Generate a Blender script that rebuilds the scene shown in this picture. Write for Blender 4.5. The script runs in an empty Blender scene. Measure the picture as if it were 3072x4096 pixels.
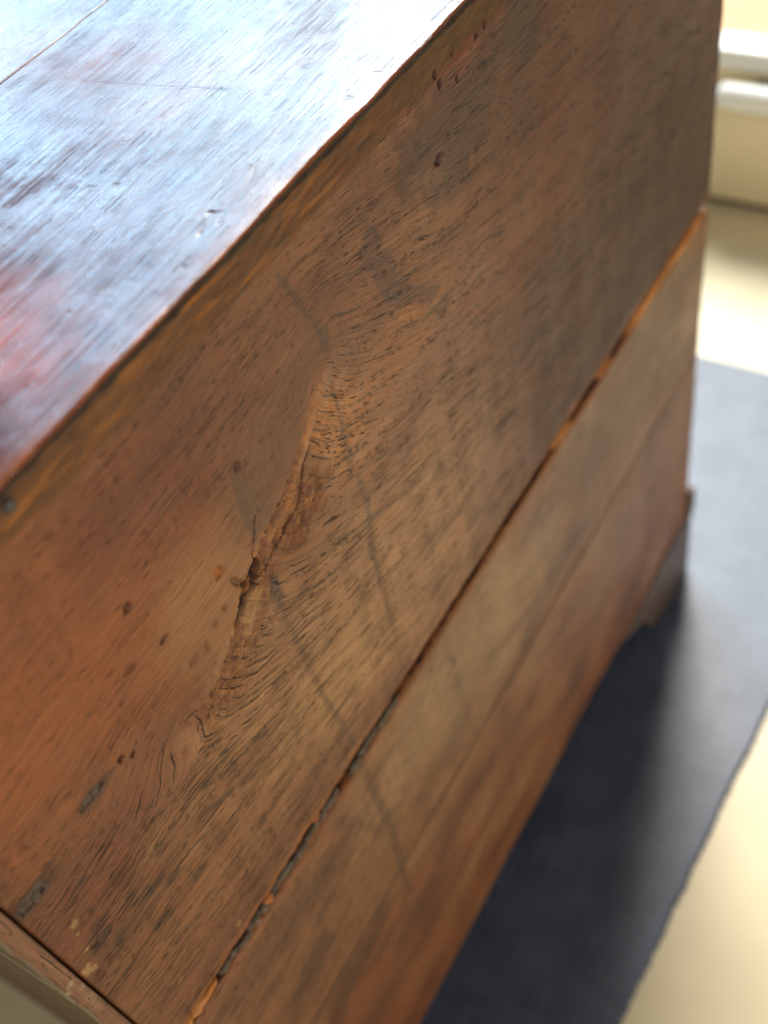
import bpy, math, random
import numpy as np
from mathutils import Matrix, Vector

random.seed(7)
RNG = np.random.default_rng(11)
S = bpy.context.scene
COL = S.collection

# ------------------------------------------------------------------ camera
# metres: the visible side of the chest is the plane x = 0, y runs along its
# boards away from the camera, z is up, the floor is z = 0
cd = bpy.data.cameras.new('camera')
cam = bpy.data.objects.new('camera', cd)
COL.objects.link(cam)
r_ = Vector((0.84785096, 0.50584518, -0.15896354))
u_ = Vector((-0.30780975, 0.71366216, 0.62923722))
b_ = Vector((0.43174288, -0.48456886, 0.76078322))
m = Matrix.Identity(4)
for i in range(3):
    m[i][0], m[i][1], m[i][2] = r_[i], u_[i], b_[i]
m[0][3], m[1][3], m[2][3] = 0.200, -0.015, 0.894
cam.matrix_world = m
cd.sensor_fit = 'VERTICAL'
cd.sensor_height = 24.0
cd.lens = 26.2
cd.clip_start = 0.01
cd.clip_end = 60
cd.dof.use_dof = True
cd.dof.focus_distance = 0.388
cd.dof.aperture_fstop = 4.2
cd.dof.aperture_blades = 0
S.camera = cam

# ------------------------------------------------------------------ light
S.view_settings.view_transform = 'Standard'
S.view_settings.look = 'None'
S.view_settings.exposure = 0.0
S.view_settings.gamma = 1.0
S.view_settings.use_curve_mapping = False
W = bpy.data.worlds.new('World')
S.world = W
W.use_nodes = True
bg = W.node_tree.nodes['Background']
bg.inputs[0].default_value = (1.0, 0.93, 0.84, 1)
bg.inputs[1].default_value = 0.12


def area_light(name, loc, target, sx, sy, power, col):
    ld = bpy.data.lights.new(name, 'AREA')
    ld.shape = 'RECTANGLE'
    ld.size, ld.size_y = sx, sy
    ld.energy = power
    ld.color = col
    o = bpy.data.objects.new(name, ld)
    COL.objects.link(o)
    o.location = loc
    d = Vector(target) - Vector(loc)
    o.rotation_euler = d.to_track_quat('-Z', 'Y').to_euler()
    return o


# the window beyond the chest: one brighter white casement, one showing blue sky
area_light('window_light_white', (-0.92, 2.7, 3.2), (0, 0.6, 0.3), 0.8, 1.7, 255, (1.0, 0.97, 0.90))
area_light('window_light_blue', (-2.25, 2.85, 2.6), (0, 0.2, 0.7), 1.2, 1.9, 120, (0.48, 0.77, 1.0))
area_light('window_light_blue', (-3.55, 2.30, 2.65), (0, 0.2, 0.7), 1.2, 1.9, 150, (0.46, 0.72, 1.0))
# added fill lamp, to the right, rakes across the side boards
area_light('fill_light_room', (1.9, -0.5, 1.3), (0, 0.25, 0.5), .8, 1.0, 27, (1.0, 0.91, 0.80))

# ------------------------------------------------------------------ helpers


def lin(rgb, k=1.0):
    o = []
    for c in rgb:
        c = c / 255.0
        o.append((c / 12.92 if c <= 0.04045 else ((c + 0.055) / 1.055) ** 2.4) * k)
    return np.array(o)


PERM = np.random.default_rng(5).permutation(512).astype(np.int64)
PERM = np.concatenate([PERM, PERM])
ANG = np.random.default_rng(6).uniform(0, 2 * np.pi, 512)
GX, GY = np.cos(ANG), np.sin(ANG)


def noise(x, y, seed=0):
    """gradient noise, about -1..1"""
    x = x + seed * 17.31
    y = y + seed * 9.77
    xi = np.floor(x).astype(np.int64)
    yi = np.floor(y).astype(np.int64)
    xf, yf = x - xi, y - yi
    su = xf * xf * xf * (xf * (xf * 6 - 15) + 10)
    sv = yf * yf * yf * (yf * (yf * 6 - 15) + 10)

    def g(i, j, dx, dy):
        h = PERM[(PERM[i & 511] + j) & 511]
        return GX[h] * dx + GY[h] * dy
    a = g(xi, yi, xf, yf)
    b = g(xi + 1, yi, xf - 1, yf)
    c = g(xi, yi + 1, xf, yf - 1)
    d = g(xi + 1, yi + 1, xf - 1, yf - 1)
    return 1.5 * ((a + su * (b - a)) * (1 - sv) + (c + su * (d - c)) * sv)


def fbm(x, y, seed=0, oct=4, gain=0.5):
    s, a, t = 0.0, 1.0, 0.0
    for k in range(oct):
        s = s + a * noise(x * 2 ** k, y * 2 ** k, seed + k * 3)
        t += a
        a *= gain
    return s / t


def sstep(a, b, x):
    t = np.clip((x - a) / (b - a), 0, 1)
    return t * t * (3 - 2 * t)


def polydist(pts, y, z):
    """distance to a polyline, signed side (positive to its right), arc parameter 0..1"""
    pts = np.array(pts, float)
    best = np.full(y.shape, 1e9)
    side = np.zeros(y.shape)
    par = np.zeros(y.shape)
    n = len(pts) - 1
    for i in range(n):
        a, b = pts[i], pts[i + 1]
        d = b - a
        L2 = d @ d
        t = np.clip(((y - a[0]) * d[0] + (z - a[1]) * d[1]) / L2, 0, 1)
        py, pz = y - (a[0] + t * d[0]), z - (a[1] + t * d[1])
        q = np.hypot(py, pz)
        cr = py * d[1] - pz * d[0]
        m_ = q < best
        best = np.where(m_, q, best)
        side = np.where(m_, np.sign(cr), side)
        par = np.where(m_, (i + t) / n, par)
    return best, side, par


def blob(y, z, cy, cz, ry, rz, soft=0.35, rot=0.0, wob=0.0, wl=8.0, seed=0):
    dy, dz = y - cy, z - cz
    if rot:
        c, s = math.cos(math.radians(rot)), math.sin(math.radians(rot))
        dy, dz = dy * c + dz * s, -dy * s + dz * c
    q = np.hypot(dy / ry, dz / rz)
    if wob:
        q = q + wob * fbm(y / wl, z / wl, seed, 3)
    return 1 - sstep(1 - soft, 1 + soft, q)


def over(C, rgb, mask, k=1.0):
    return C + (lin(rgb, k) - C) * mask[..., None]


# ------------------------------------------------------------------ the wood of the side (mm, y along, z up)
RIDGE = [(206, 641), (203, 637.4), (192.6, 634.7), (184.7, 626.3), (177.1, 621.9), (162.1, 610.2), (150.8, 605), (140.7, 599.7),
         (132.2, 595.5), (127.3, 592), (121.5, 586.5), (112.5, 576.3), (101, 571), (89, 568.4), (76, 563.8)]
CRACK = [(179.8, 612), (177, 609.2), (174.4, 607.7), (172.8, 604.5), (170.9, 601.7), (169.6, 598), (166.5, 595.3), (163.6, 594.3), (159.6, 592.9),
         (156, 592), (154.1, 590.9), (148, 589.6), (143.2, 587.1), (137, 588.4)]
CRACK2 = [(152, 606.5), (145, 603), (140, 600), (136.5, 597.8), (133, 595), (130, 594.2), (127.3, 591), (124.5, 588.5), (121.5, 585), (118, 581), (114, 577)]
CRACK3 = [(190, 633.5), (186.5, 629), (182.5, 624.7), (178.6, 621.5), (175, 618.5)]
CRACK4 = [(136.5, 598.2), (137, 601.2), (141, 607), (145, 613)]
CRACK5 = [(142, 585), (137, 583.4), (133.5, 586.5)]
RDG0 = np.array(RIDGE)
RINGS = [[(190.7, 626.8), (196.1, 622.2), (202.9, 617.2), (211.2, 612.2), (222.9, 608.1), (240, 603)],
         [(186.1, 624), (193.9, 616.1), (201.6, 610.1), (209.3, 606.6), (223.2, 600.7), (246.3, 593.9), (274.9, 588.8), (299.3, 584.6)],
         [(181, 619.9), (191.1, 608.5), (197.6, 602.5), (203.1, 600), (218.3, 594.1), (230.9, 590.1), (250, 585)],
         [(177.2, 619.1), (189.6, 604.6), (197.4, 598.3), (212.3, 592), (228, 587)],
         [(178.1, 609.6), (182.8, 602.9), (191.8, 593.5), (203.2, 588.9), (222.1, 584.4), (245, 579)],
         [(175.3, 602.3), (179.8, 595), (184, 589.5), (192.5, 584.6), (205, 580)],
         [(209, 641), (219, 634.8), (225.5, 631.9), (241.5, 624.8), (262, 617)], [(206.1, 664.2), (215.7, 659.4), (224.9, 655.4), (236.2, 649.1), (253.3, 641.8)],
         [(205, 634), (214, 627), (226, 620), (244, 613), (262, 607)], [(206, 650), (218, 643), (232, 637), (250, 631)],
         [(67.8, 578), (58.8, 572.7), (57, 562.2), (60, 558.2), (66.3, 555.2)], [(51.2, 585.2), (48.8, 574.5), (50.5, 564.1), (56.4, 556.1), (65.8, 548.9), (84.5, 541.8)],
         [(45.9, 571.4), (44.2, 566), (46.7, 557.1), (53.5, 550.7), (70, 540.9)], [(35.7, 578.2), (35.5, 569.6), (40.4, 559.1), (46.8, 555), (59.3, 546.7), (80, 536)],
         [(24.1, 577.7), (21.8, 569.9), (28.7, 559.8), (34.9, 553.6), (46.2, 546.7), (64, 538)], [(7.3, 571.5), (16.9, 559.6), (26.3, 555.5), (40.9, 546.3), (60, 535)],
         [(6, 558.3), (22.3, 548.5), (36.8, 543.4), (60, 531)], [(129.1, 559.8), (152.5, 557), (177.8, 554.8), (192.4, 555.4)], [(100, 556), (128, 551), (160, 548), (186, 546)],
         [(146.2, 527.8), (178.4, 516.7), (198.7, 510.2)], [(6.5, 509.2), (23, 503.1), (46.1, 492.9)], [(92, 552), (120, 544), (150, 540)], [(84, 545), (110, 536), (140, 531)]]


def psi(y, z):
    """the ring coordinate: grain lines are its contours"""
    d, s, t = polydist([(196, 634), (180, 623), (150, 604), (122, 585), (92, 574)], y, z)
    h = 40 * np.exp(-d / 42)
    h = h + 16 * np.exp(-(((y - 76) / 22) ** 2 + ((z - 574) / 17) ** 2))
    w = 4.0 * fbm(y / 90, z / 40, 3, 3) + .6 * fbm(y / 50 + z / 17, z / 8, 9, 2)
    return z + 0.16 * (y - 150) * sstep(250, 60, np.abs(z - 520) + 60) - h + w


def lower_boards(y, z):
    return z + 3.5 * fbm(y / 110, z / 45, 4, 3) + 0.02 * y + 1.2 * fbm(y / 25, z / 8, 19, 2)


# small holes: y, z, ry, rz, depth, rot
HOLES = [(327, 690.3, 1.0, 1.1, 4, 0), (320.6, 689.6, .9, 1.1, 4, 0), (303.1, 692.3, .8, .9, 3, 0), (290.1, 691.6, .9, 1.3, 4, 0),
         (293.2, 686.3, 1.0, 1.5, 5, 0), (305, 681.7, .9, 1.1, 4, 0), (286.2, 660.1, 2.4, 1.8, 2.0, 0),
         (146, 636.9, 1.5, 2.0, 1.0, 0), (87.4, 634.7, 1.3, 1.7, 2.0, 0), (92.8, 609.3, 1.7, 1.2, 1.8, 0), (77.4, 614, 2.6, .8, 1.0, 0),
         (58.9, 587.4, 1.1, 1.3, 3, 0), (63, 583.5, .9, 1.0, 3, 0), (98.6, 588.1, 2.6, 1.4, 0.7, 30), (105.4, 587, .9, 2.6, 0.6, 0),
         (127, 597.5, 1.3, 3.4, 1.1, 25), (122.3, 608.4, 1.7, 2.6, 1.3, 0), (186, 655, .5, .5, .8, 0), (112, 592, 0.8, 1.6, .8, 0),
         (118, 594, .6, 1.0, .8, 0), (70, 606, 1.6, 1.0, .9, 0), (231, 700, .3, .3, .3, 0), (180, 664, .4, .4, .6, 0)]
HOLE_DARK = [1, 1, .9, 1, 1, 1, .75, .45, .7, .6, .5, .85, .85, .3, .35, .5, .25, .5, .3, .4, .35, .5, .3]
# blackened fibre patches in the lower part: y, z, ry, rz
FLAMES = [(16.5, 531, 5.0, 8.5), (21.5, 520, 4.0, 5.5), (32, 530, 3.2, 4.0), (41, 521, 7.0, 2.6), (49, 513, 5.0, 3.6), (51, 533, 3.0, 4.2),
          (81, 516, 8.0, 2.0), (80, 532, 5.5, 2.2), (25, 562, 4.5, 1.7), (64, 512, 5, 2.0), (57, 498, 6, 3), (96, 509, 8, 2.2), (36, 500, 5, 3),
          (112, 520, 9, 1.6), (130, 508, 10, 1.6), (150, 540, 9, 1.3), (176, 541, 12, 1.5), (205, 545, 12, 1.6), (186, 517, 9, 2.4),
          (215, 525, 9, 2.2), (240, 552, 12, 1.8), (196, 531, 4, 4), (212, 562, 5, 2.4), (160, 517, 8, 1.7), (262, 521, 10, 2)]


def wood_upper(y, z):
    """height (mm), linear colour, pore amount, slit amount, roughness of the top side board and of the top's edge"""
    d, s, t = polydist(RIDGE, y, z)
    sd = d * s                                   # positive above-left of the ridge line?
    below = z < np.interp(y, RDG0[::-1, 0], RDG0[::-1, 1])
    zr = np.interp(y, RDG0[::-1, 0], RDG0[::-1, 1])
    bs = sstep(-1.6, 1.6, zr - z + 1.0 * fbm(y / 5, z / 5, 70, 2))
    us = 1 - bs
    low = np.where(below, d, 0.0)
    upp = np.where(below, 0.0, d)
    inr = sstep(80, 96, y) * (1 - sstep(178, 192, y))          # along the ridge
    ps = psi(y, z)
    # ---- colour
    C = np.ones(y.shape + (3,)) * lin((140, 97, 66))
    big = fbm(y / 70, z / 38, 31, 4)
    C = over(C, (160, 116, 80), 0.65 * sstep(-.1, .6, big))
    C = over(C, (112, 74, 54), 0.6 * sstep(.05, .6, -big))
    C = over(C, (166, 102, 56), 0.85 * blob(y, z, 62, 638, 66, 50, .6, -10, .5, 18, 41))
    C = over(C, (118, 70, 44), 0.55 * blob(y, z, 118, 662, 55, 22, .6, 0, .6, 14, 43))
    C = over(C, (134, 82, 60), 0.6 * blob(y, z, 22, 552, 46, 24, .6, 0, .4, 12, 44))
    C = over(C, (170, 126, 86), 0.85 * blob(y, z, 113, 603, 26, 25, .5, 25, .35, 9, 45))
    C = over(C, (182, 128, 80), 0.9 * blob(y, z, 197, 604, 15, 27, .55, 20, .3, 9, 46))
    C = over(C, (172, 120, 74), 0.5 * blob(y, z, 235, 600, 40, 20, .6, 10, .5, 12, 47))
    C = over(C, (184, 144, 106), 0.85 * blob(y, z, 215, 500, 130, 56, .6, -8, .5, 25, 48))  # pale sheen off the floor, painted into the wood colour
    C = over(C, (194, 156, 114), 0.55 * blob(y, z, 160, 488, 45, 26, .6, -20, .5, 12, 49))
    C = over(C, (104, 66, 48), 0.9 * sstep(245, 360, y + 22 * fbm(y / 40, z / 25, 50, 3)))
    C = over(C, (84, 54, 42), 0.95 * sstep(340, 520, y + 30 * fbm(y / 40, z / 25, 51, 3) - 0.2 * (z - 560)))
    C = over(C, (150, 100, 62), 0.4 * blob(y, z, 330, 590, 60, 30, .7, 0, .6, 20, 52))
    # purple brown stain running down from the top near y 300
    st = blob(y, z, 300, 668, 42, 26, .35, -12, .8, 13, 53)
    C = over(C, (84, 56, 46), 0.8 * st)
    C = over(C, (132, 68, 46), 0.55 * blob(y, z, 312, 690, 24, 6.5, .5, 0, .9, 8, 54))
    C = over(C, (74, 54, 48), 0.8 * blob(y, z, 357, 680, 13, 27, .45, 12, .5, 10, 55))
    C = over(C, (84, 62, 52), 0.4 * blob(y, z, 352, 640, 9, 30, .6, 10, .5, 10, 56))
    d2, s2, t2 = polydist([(236, 660), (241, 643), (244, 634), (249, 625), (262, 614), (275, 602)], y, z)
    sm = 1 - sstep(3.0, 8.0, d2 + 5.0 * fbm(y / 8, z / 8, 57, 4))
    C = over(C, (102, 70, 58), 0.72 * sm)
    C = over(C, (178, 124, 72), 0.6 * (1 - sstep(1.5, 5, polydist([(248, 618), (264, 605), (275, 606)], y, z)[0] + 3 * fbm(y / 5, z / 5, 58, 3))))
    # faint streaks that follow the grain
    C = C * (1 + 0.19 * fbm(y / 47 + ps / 21, ps / 1.9, 61, 3) + 0.12 * fbm(y / 17 + ps / 6, ps / 0.8, 62, 2))[..., None]
    C = C * (1 + 0.12 * noise(y / 3.2, z / 3.2, 63) * sstep(.1, .5, fbm(y / 24, z / 24, 64, 2)) )[..., None]
    # rays (pale flecks) near the top
    fl = sstep(.55, .75, noise(y / 9 + z / 30, z / 1.7 - y / 60 + 1.5 * noise(y / 14, z / 14, 66), 65)) * blob(y, z, 268, 668, 42, 26, .6)
    C = over(C, (140, 104, 82), 0.35 * fl)
    # ---- torn and twisted grain at the knot
    wob = 6 * fbm(y / 9, z / 9, 71, 3)
    torn = inr * bs * (1 - sstep(8, 30, low + 1.6 * wob)) * (.55 + .45 * sstep(-.3, .25, fbm(y / 12, z / 9, 69, 3))) * (1 - blob(y, z, 181, 607, 10, 18, .3))
    torn2 = blob(y, z, 168, 588, 17, 9, .4, 20, .5, 7, 72) * (1 - sstep(0, 2, -low + 0.1) * 0)
    torn = np.clip(np.maximum(torn, .8 * torn2 * bs), 0, 1)
    ca, sa = 0.87, 0.50                                              # torn fibres lie along the ridge
    fa = y * ca + z * sa
    fb = z * ca - y * sa
    wa = 5 * fbm(y / 14, z / 14, 67, 2)
    fa, fb = fa + .4 * wa, fb + wa
    fib = 1 - np.abs(fbm(fa / 7, fb / 1.5, 73, 4, .6)) * 2.2
    fib2 = .6 * fbm(fa / 9, fb / 1.3, 74, 3, .55) + .6 * fbm(fa / 5, fb / 5, 79, 3, .5) + .25 * noise(fa / 2.2, fb / .8, 80)
    C = over(C, (140, 98, 62), 0.6 * torn)
    C = over(C, (198, 154, 104), torn * 0.8 * sstep(.05, .4, fib2))
    C = over(C, (100, 68, 40), torn * 0.8 * sstep(.12, .45, -fib2))
    C = over(C, (70, 46, 28), torn * .75 * sstep(.15, .5, noise(fa / 3.2, fb / .95, 68) + .4 * noise(fa / 9, fb / 6, 66)))
    C = over(C, (184, 150, 112), 0.8 * blob(y, z, 129, 578, 8, 5, .5, 30, .7, 4, 75))
    rough = blob(y, z, 160, 628, 30, 13, .45, 30, .5, 8, 76) * us
    C = over(C, (126, 96, 70), 0.75 * rough)
    C = over(C, (92, 62, 42), rough * 0.8 * sstep(.2, .45, fbm(fa / 3.5, fb / 2.2, 77, 3)))
    # grey wedge beside the ridge and the grey run marks that fell straight down the board
    we = y - 139.6 - .04 * (z - 605) + .8 * fbm(y / 5, z / 5, 78, 3)
    gw = sstep(-.8, .8, we) * (1 - sstep(1.5, 11 + .1 * (640 - z), we + 3 * fbm(y / 4, z / 7, 84, 3))) * sstep(600, 608, z) * (1 - sstep(628, 652, z)) * us
    C = over(C, (104, 84, 68), 0.62 * np.clip(gw, 0, 1))
    for pts, w0, w1, a in (([(188, 683), (190.6, 676.7), (194, 667), (197.3, 658.5), (200.3, 649), (201.5, 641)], 1.6, 1.3, .85),
                           ([(199, 630), (199, 613), (198.8, 600), (198, 588), (196.5, 580)], 0.9, 2.6, .7),
                           ([(199.5, 576), (200.5, 566), (200.7, 556), (199, 545), (197, 535), (197, 520), (196, 470)], 2.0, 2.4, .62),
                           ([(142, 566), (141, 556), (142.5, 520), (144.7, 493), (149.8, 444), (151, 432)], 2.2, 1.8, .48),
                           ([(212, 650), (213, 640), (215, 620), (214.5, 600)], 2.0, 1.4, .3),
                           ([(335, 655), (340, 630), (344, 604), (347, 570)], 1.8, 1.2, .45),
                           ([(318, 625), (322, 590), (325, 570)], 1.8, 1.2, .25)):
        dd, ss, tt = polydist(pts, y, z)
        wd = w0 + (w1 - w0) * tt
        mk = (1 - sstep(wd * .35, wd * 1.35, dd + 1.5 * fbm(y / 4, z / 6, 81, 4))) * (.45 + .55 * sstep(-.35, .3, fbm(y / 6, ps / 1.6, 86, 3))) * sstep(-.02, .06, tt) * (.55 + .45 * sstep(1.0, .8, tt))
        C = over(C, (92, 72, 60), a * mk)
    kd = blob(y, z, 142.3, 573, 3.2, 9.5, .5, -6, .5, 5, 82)
    C = over(C, (74, 58, 44), .8 * kd)
    C = over(C, (86, 70, 56), .7 * blob(y, z, 201.5, 644, 3.4, 5.5, .5, 0, .8, 4, 83))
    # ---- dark patches
    for k, (fy, fz, ry, rz) in enumerate(FLAMES):
        b = blob(y, z, fy, fz, ry, rz, .5, -18, .0)
        b = b * sstep(-.15, .35, fbm(y / 9, ps / 0.55, 90 + k, 2) + .25 * b)
        C = over(C, (70, 54, 38), (.8 if fy < 90 else .5) * b)
    # ---- rows of open vessels that trace the rings round the knot
    for k, pts in enumerate(RINGS):
        dd, ss, tt = polydist(pts, y, z)
        dd = dd + .35 * noise(y / 3, z / 3, 95 + k)
        dash = sstep(-.12, .12, noise(y / 1.5 + z / 1.9, y * 0 + k * 3.3, 97))
        mk = (1 - sstep(.18, .55, dd)) * dash * sstep(0, .05, tt) * sstep(1, .9, tt)
        C = over(C, (52, 36, 26), (.9 if k < 10 else .45) * mk)
    # ---- top band: bare yellow brown along the upper edge
    band_lo = 688.6 + 3.6 * fbm(y / 16, y * 0 + 2, 101, 4) + 2.0 * sstep(230, 300, y) - 1.5
    bm = sstep(-2.5, 3.0, z - band_lo - 1.0 + 2.5 * fbm(y / 9, z / 4, 106, 3))
    band = np.ones(y.shape + (3,)) * lin((112, 80, 50))
    band = over(band, (176, 122, 58), .7 * sstep(-.15, .5, fbm(y / 26, z / 3.5, 102, 4)) * (1 - sstep(180, 270, y)))
    band = over(band, (92, 72, 52), .8 * sstep(-.1, .5, fbm(y / 18, z / 4, 103, 4)))
    band = over(band, (70, 54, 40), .7 * sstep(0.15, .5, fbm(y / 16, z / 2.2, 104, 3)))
    band = over(band, (96, 80, 54), .6 * sstep(230, 300, y))
    band = over(band, (34, 24, 18), .92 * sstep(701.2, 702.6, z + .9 * fbm(y / 5, z / 9, 105, 3)) * (1 - sstep(703.6, 704.4, z)))
    C = C + (band - C) * bm[..., None]
    # ---- height
    H = 0.55 * fbm(y / 60, z / 40, 111, 3) + 0.10 * fbm(y / 70 + ps / 17, ps / 2.2, 112, 3)
    H = H + 1.8 * np.exp(-(upp / 9) ** 2) * us * inr
    H = H - inr * 1.9 * np.exp(-low / 9) * bs
    H = H + torn * (0.3 * (fib - .6) + 2.0 * fib2 + .45 * noise(fa / 3.2, fb / .95, 68))
    dd, ss, tt = polydist([(188, 627), (180, 617), (172, 610), (160, 601), (150, 596), (141, 592)], y, z)
    pr_ = (1 - sstep(.2, 3.2, dd + 2.2 * fbm(y / 6, z / 6, 116, 3))) * sstep(0, .1, tt) * sstep(1, .85, tt)
    H = H + .7 * pr_
    C = over(C, (190, 140, 92), .5 * pr_)
    kn = blob(y, z, 150, 592, 75, 48, .7, 28)
    H = H + kn * (.9 * fbm(fa / 22, fb / 11, 114, 3) + .25 * fbm(fa / 7, fb / 4, 115, 3))
    H = H + rough * 0.45 * fbm(fa / 4, fb / 2.0, 113, 3)
    H = H + 0.7 * np.exp(-(((y - 182) / 7) ** 2 + ((z - 600) / 14) ** 2))
    # raised bits of torn lump
    for (ly, lz, lr) in ((85.1, 571.4, 3.6), (78.4, 557.8, 2.2), (74, 562, 1.8)):
        b = blob(y, z, ly, lz, lr, lr, .5, 0, .4, 3, 120)
        H = H + b * (.5 + .6 * fbm(y / 1.6, z / 1.6, 121, 2))
        C = over(C, (150, 100, 62), .6 * b)
        C = over(C, (84, 54, 34), .8 * b * sstep(0.05, .35, fbm(y / 1.8, z / 1.8, 122, 2)))
    dirt = np.zeros(y.shape)
    # cracks
    for pts, wd, dp in ((CRACK, .62, 3.5), (CRACK2, 1.3, 4.5), (CRACK3, .38, 2.2), (CRACK4, .28, 1.5), (CRACK5, .32, 2.0)):
        dd, ss, tt = polydist(pts, y, z)
        w = wd * (.35 + .9 * np.sin(np.pi * np.clip(tt, .02, .98)) ** .7) * (1 + .6 * noise(y / 2.5, z / 2.5, 131))
        dd = dd + .25 * noise(y / 1.7, z / 1.7, 132)
        cmask = 1 - sstep(w * .4, w * 1.3, dd)
        H = H - dp * cmask
        dirt = np.maximum(dirt, cmask * .95)
    # hole with a splinter lying in it
    hb = blob(y, z, 131, 588.7, 10.5, 4.4, .3, 38, .6, 4, 133)
    H = H - 5.0 * hb
    dirt = np.maximum(dirt, .97 * blob(y, z, 131, 589, 11.5, 4.6, .3, 38, .6, 4, 133))
    sp = blob(y, z, 132.2, 587.0, 4.0, 1.3, .4, 42)
    H = H + 3.9 * sp
    C = over(C, (150, 100, 52), .9 * sp)
    dirt = dirt * (1 - .95 * sp)
    # pale split fibres just above the hole
    for k, pts in enumerate(([(148, 603.5), (140, 598), (135, 593.5)], [(146, 601), (139, 595.5), (134.5, 591)], [(124, 586), (120, 581), (117.5, 577)])):
        dd, ss, tt = polydist(pts, y, z)
        mk = 1 - sstep(.4, 1.1, dd + .3 * noise(y / 2, z / 2, 135 + k))
        C = over(C, (196, 150, 104), .75 * mk)
        H = H + .7 * mk
    for (hy, hz, ry, rz, dp, rot), dk in zip(HOLES, HOLE_DARK):
        b = blob(y, z, hy, hz, ry, rz, .5, rot, .6, 2.2, 140)
        H = H - dp * b
        dirt = np.maximum(dirt, dk * b)
        rim = blob(y, z, hy, hz, ry + 1.4, rz + 1.4, .5, rot) * (1 - b)
        C = over(C, (96, 70, 50), .45 * rim * dk)
    # orange chip
    oc = blob(y, z, 122.3, 608.2, 1.8, 2.4, .5)
    C = over(C, (186, 120, 50), .9 * oc)
    dirt = dirt * (1 - oc)
    # nail holes stopped with grey putty beside the back board
    for (py, pz, ry, rz, rot) in ((11.8, 579.8, 6.2, 3.3, 0), (44.8, 587.9, 5.6, 2.2, 0)):
        b = blob(y, z, py, pz, ry, rz, .25, rot, .35, 3, 150)
        r2 = blob(y, z, py + 1, pz, ry + 3, rz + 1.6, .6, rot, .3, 3, 151)
        C = over(C, (72, 62, 54), .7 * r2)
        C = over(C, (104, 98, 92), .9 * b)
        H = H - 1.1 * b + .5 * b * fbm(y / 2.2, z / 2.2, 152, 2)
        e = b * sstep(.15, .4, fbm(y / 3.0, z / 3.0, 153, 2))
        C = over(C, (40, 34, 30), .85 * e)
        H = H - .8 * e
    # flecks of old paint
    for k, (py, pz, r0) in enumerate(((6.9, 526, 2.2), (14.4, 551.2, 1.5), (13, 546, .8), (11.5, 534.9, .8), (9, 523, 1.2), (245, 611, .5), (262, 632, .5), (26, 459, 1.2), (58, 441, 1.6))):
        b = blob(y, z, py, pz, r0, r0 * 1.3, .4, 0, .9, 1.4, 160 + k)
        C = over(C, (206, 176, 128), .6 * b)
        H = H + .12 * b
    # raw orange wood along the broken lower edge
    dg = z - 430.0
    raw = (1 - sstep(.5, 4.5, dg + 1.6 * fbm(y / 9, z / 5, 170, 3))) * .8
    raw2 = (1 - sstep(2, 9, dg + 4 * fbm(y / 18, z / 8, 171, 3))) * .35
    C = over(C, (190, 122, 70), np.maximum(raw, raw2))
    dirt = np.maximum(dirt, .95 * sstep(-1.9, -3.4, H) * (1 - sp) * kn)
    C = np.clip(C, 1e-4, 1) ** np.array([1.05, 1.14, 1.20]) * np.array([.80, .765, .70])
    C = C + (lin((26, 18, 12)) - C) * dirt[..., None]
    # ---- texture amounts
    pore = 1 - np.maximum.reduce([torn, rough, pr_, .9 * blob(y, z, 113, 603, 30, 24, .5, 25), .7 * bm])
    pore = pore * (0.3 + .7 * sstep(-.25, .3, fbm(y / 40 + z / 30, z / 14, 180, 3))) * (1 - .75 * np.exp(-(d / 20) ** 2))
    pore = pore * (1 - .6 * (1 - sstep(70, 140, y)) * sstep(590, 620, z))
    slit = sstep(578, 560, z) * (1 - torn) + .18 * sstep(560, 600, z) * sstep(190, 220, y)
    slit = slit * (1 - pr_) * (1 - bm) * (1 - .7 * raw2)
    rgh = 0.40 + .12 * sstep(250, 400, y) + .10 * fbm(y / 30, z / 30, 181, 3) + .25 * torn + .2 * dirt + .12 * bm
    return H, np.clip(C, 0.002, 1), pore, slit, np.clip(rgh, .3, .9), ps


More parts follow.
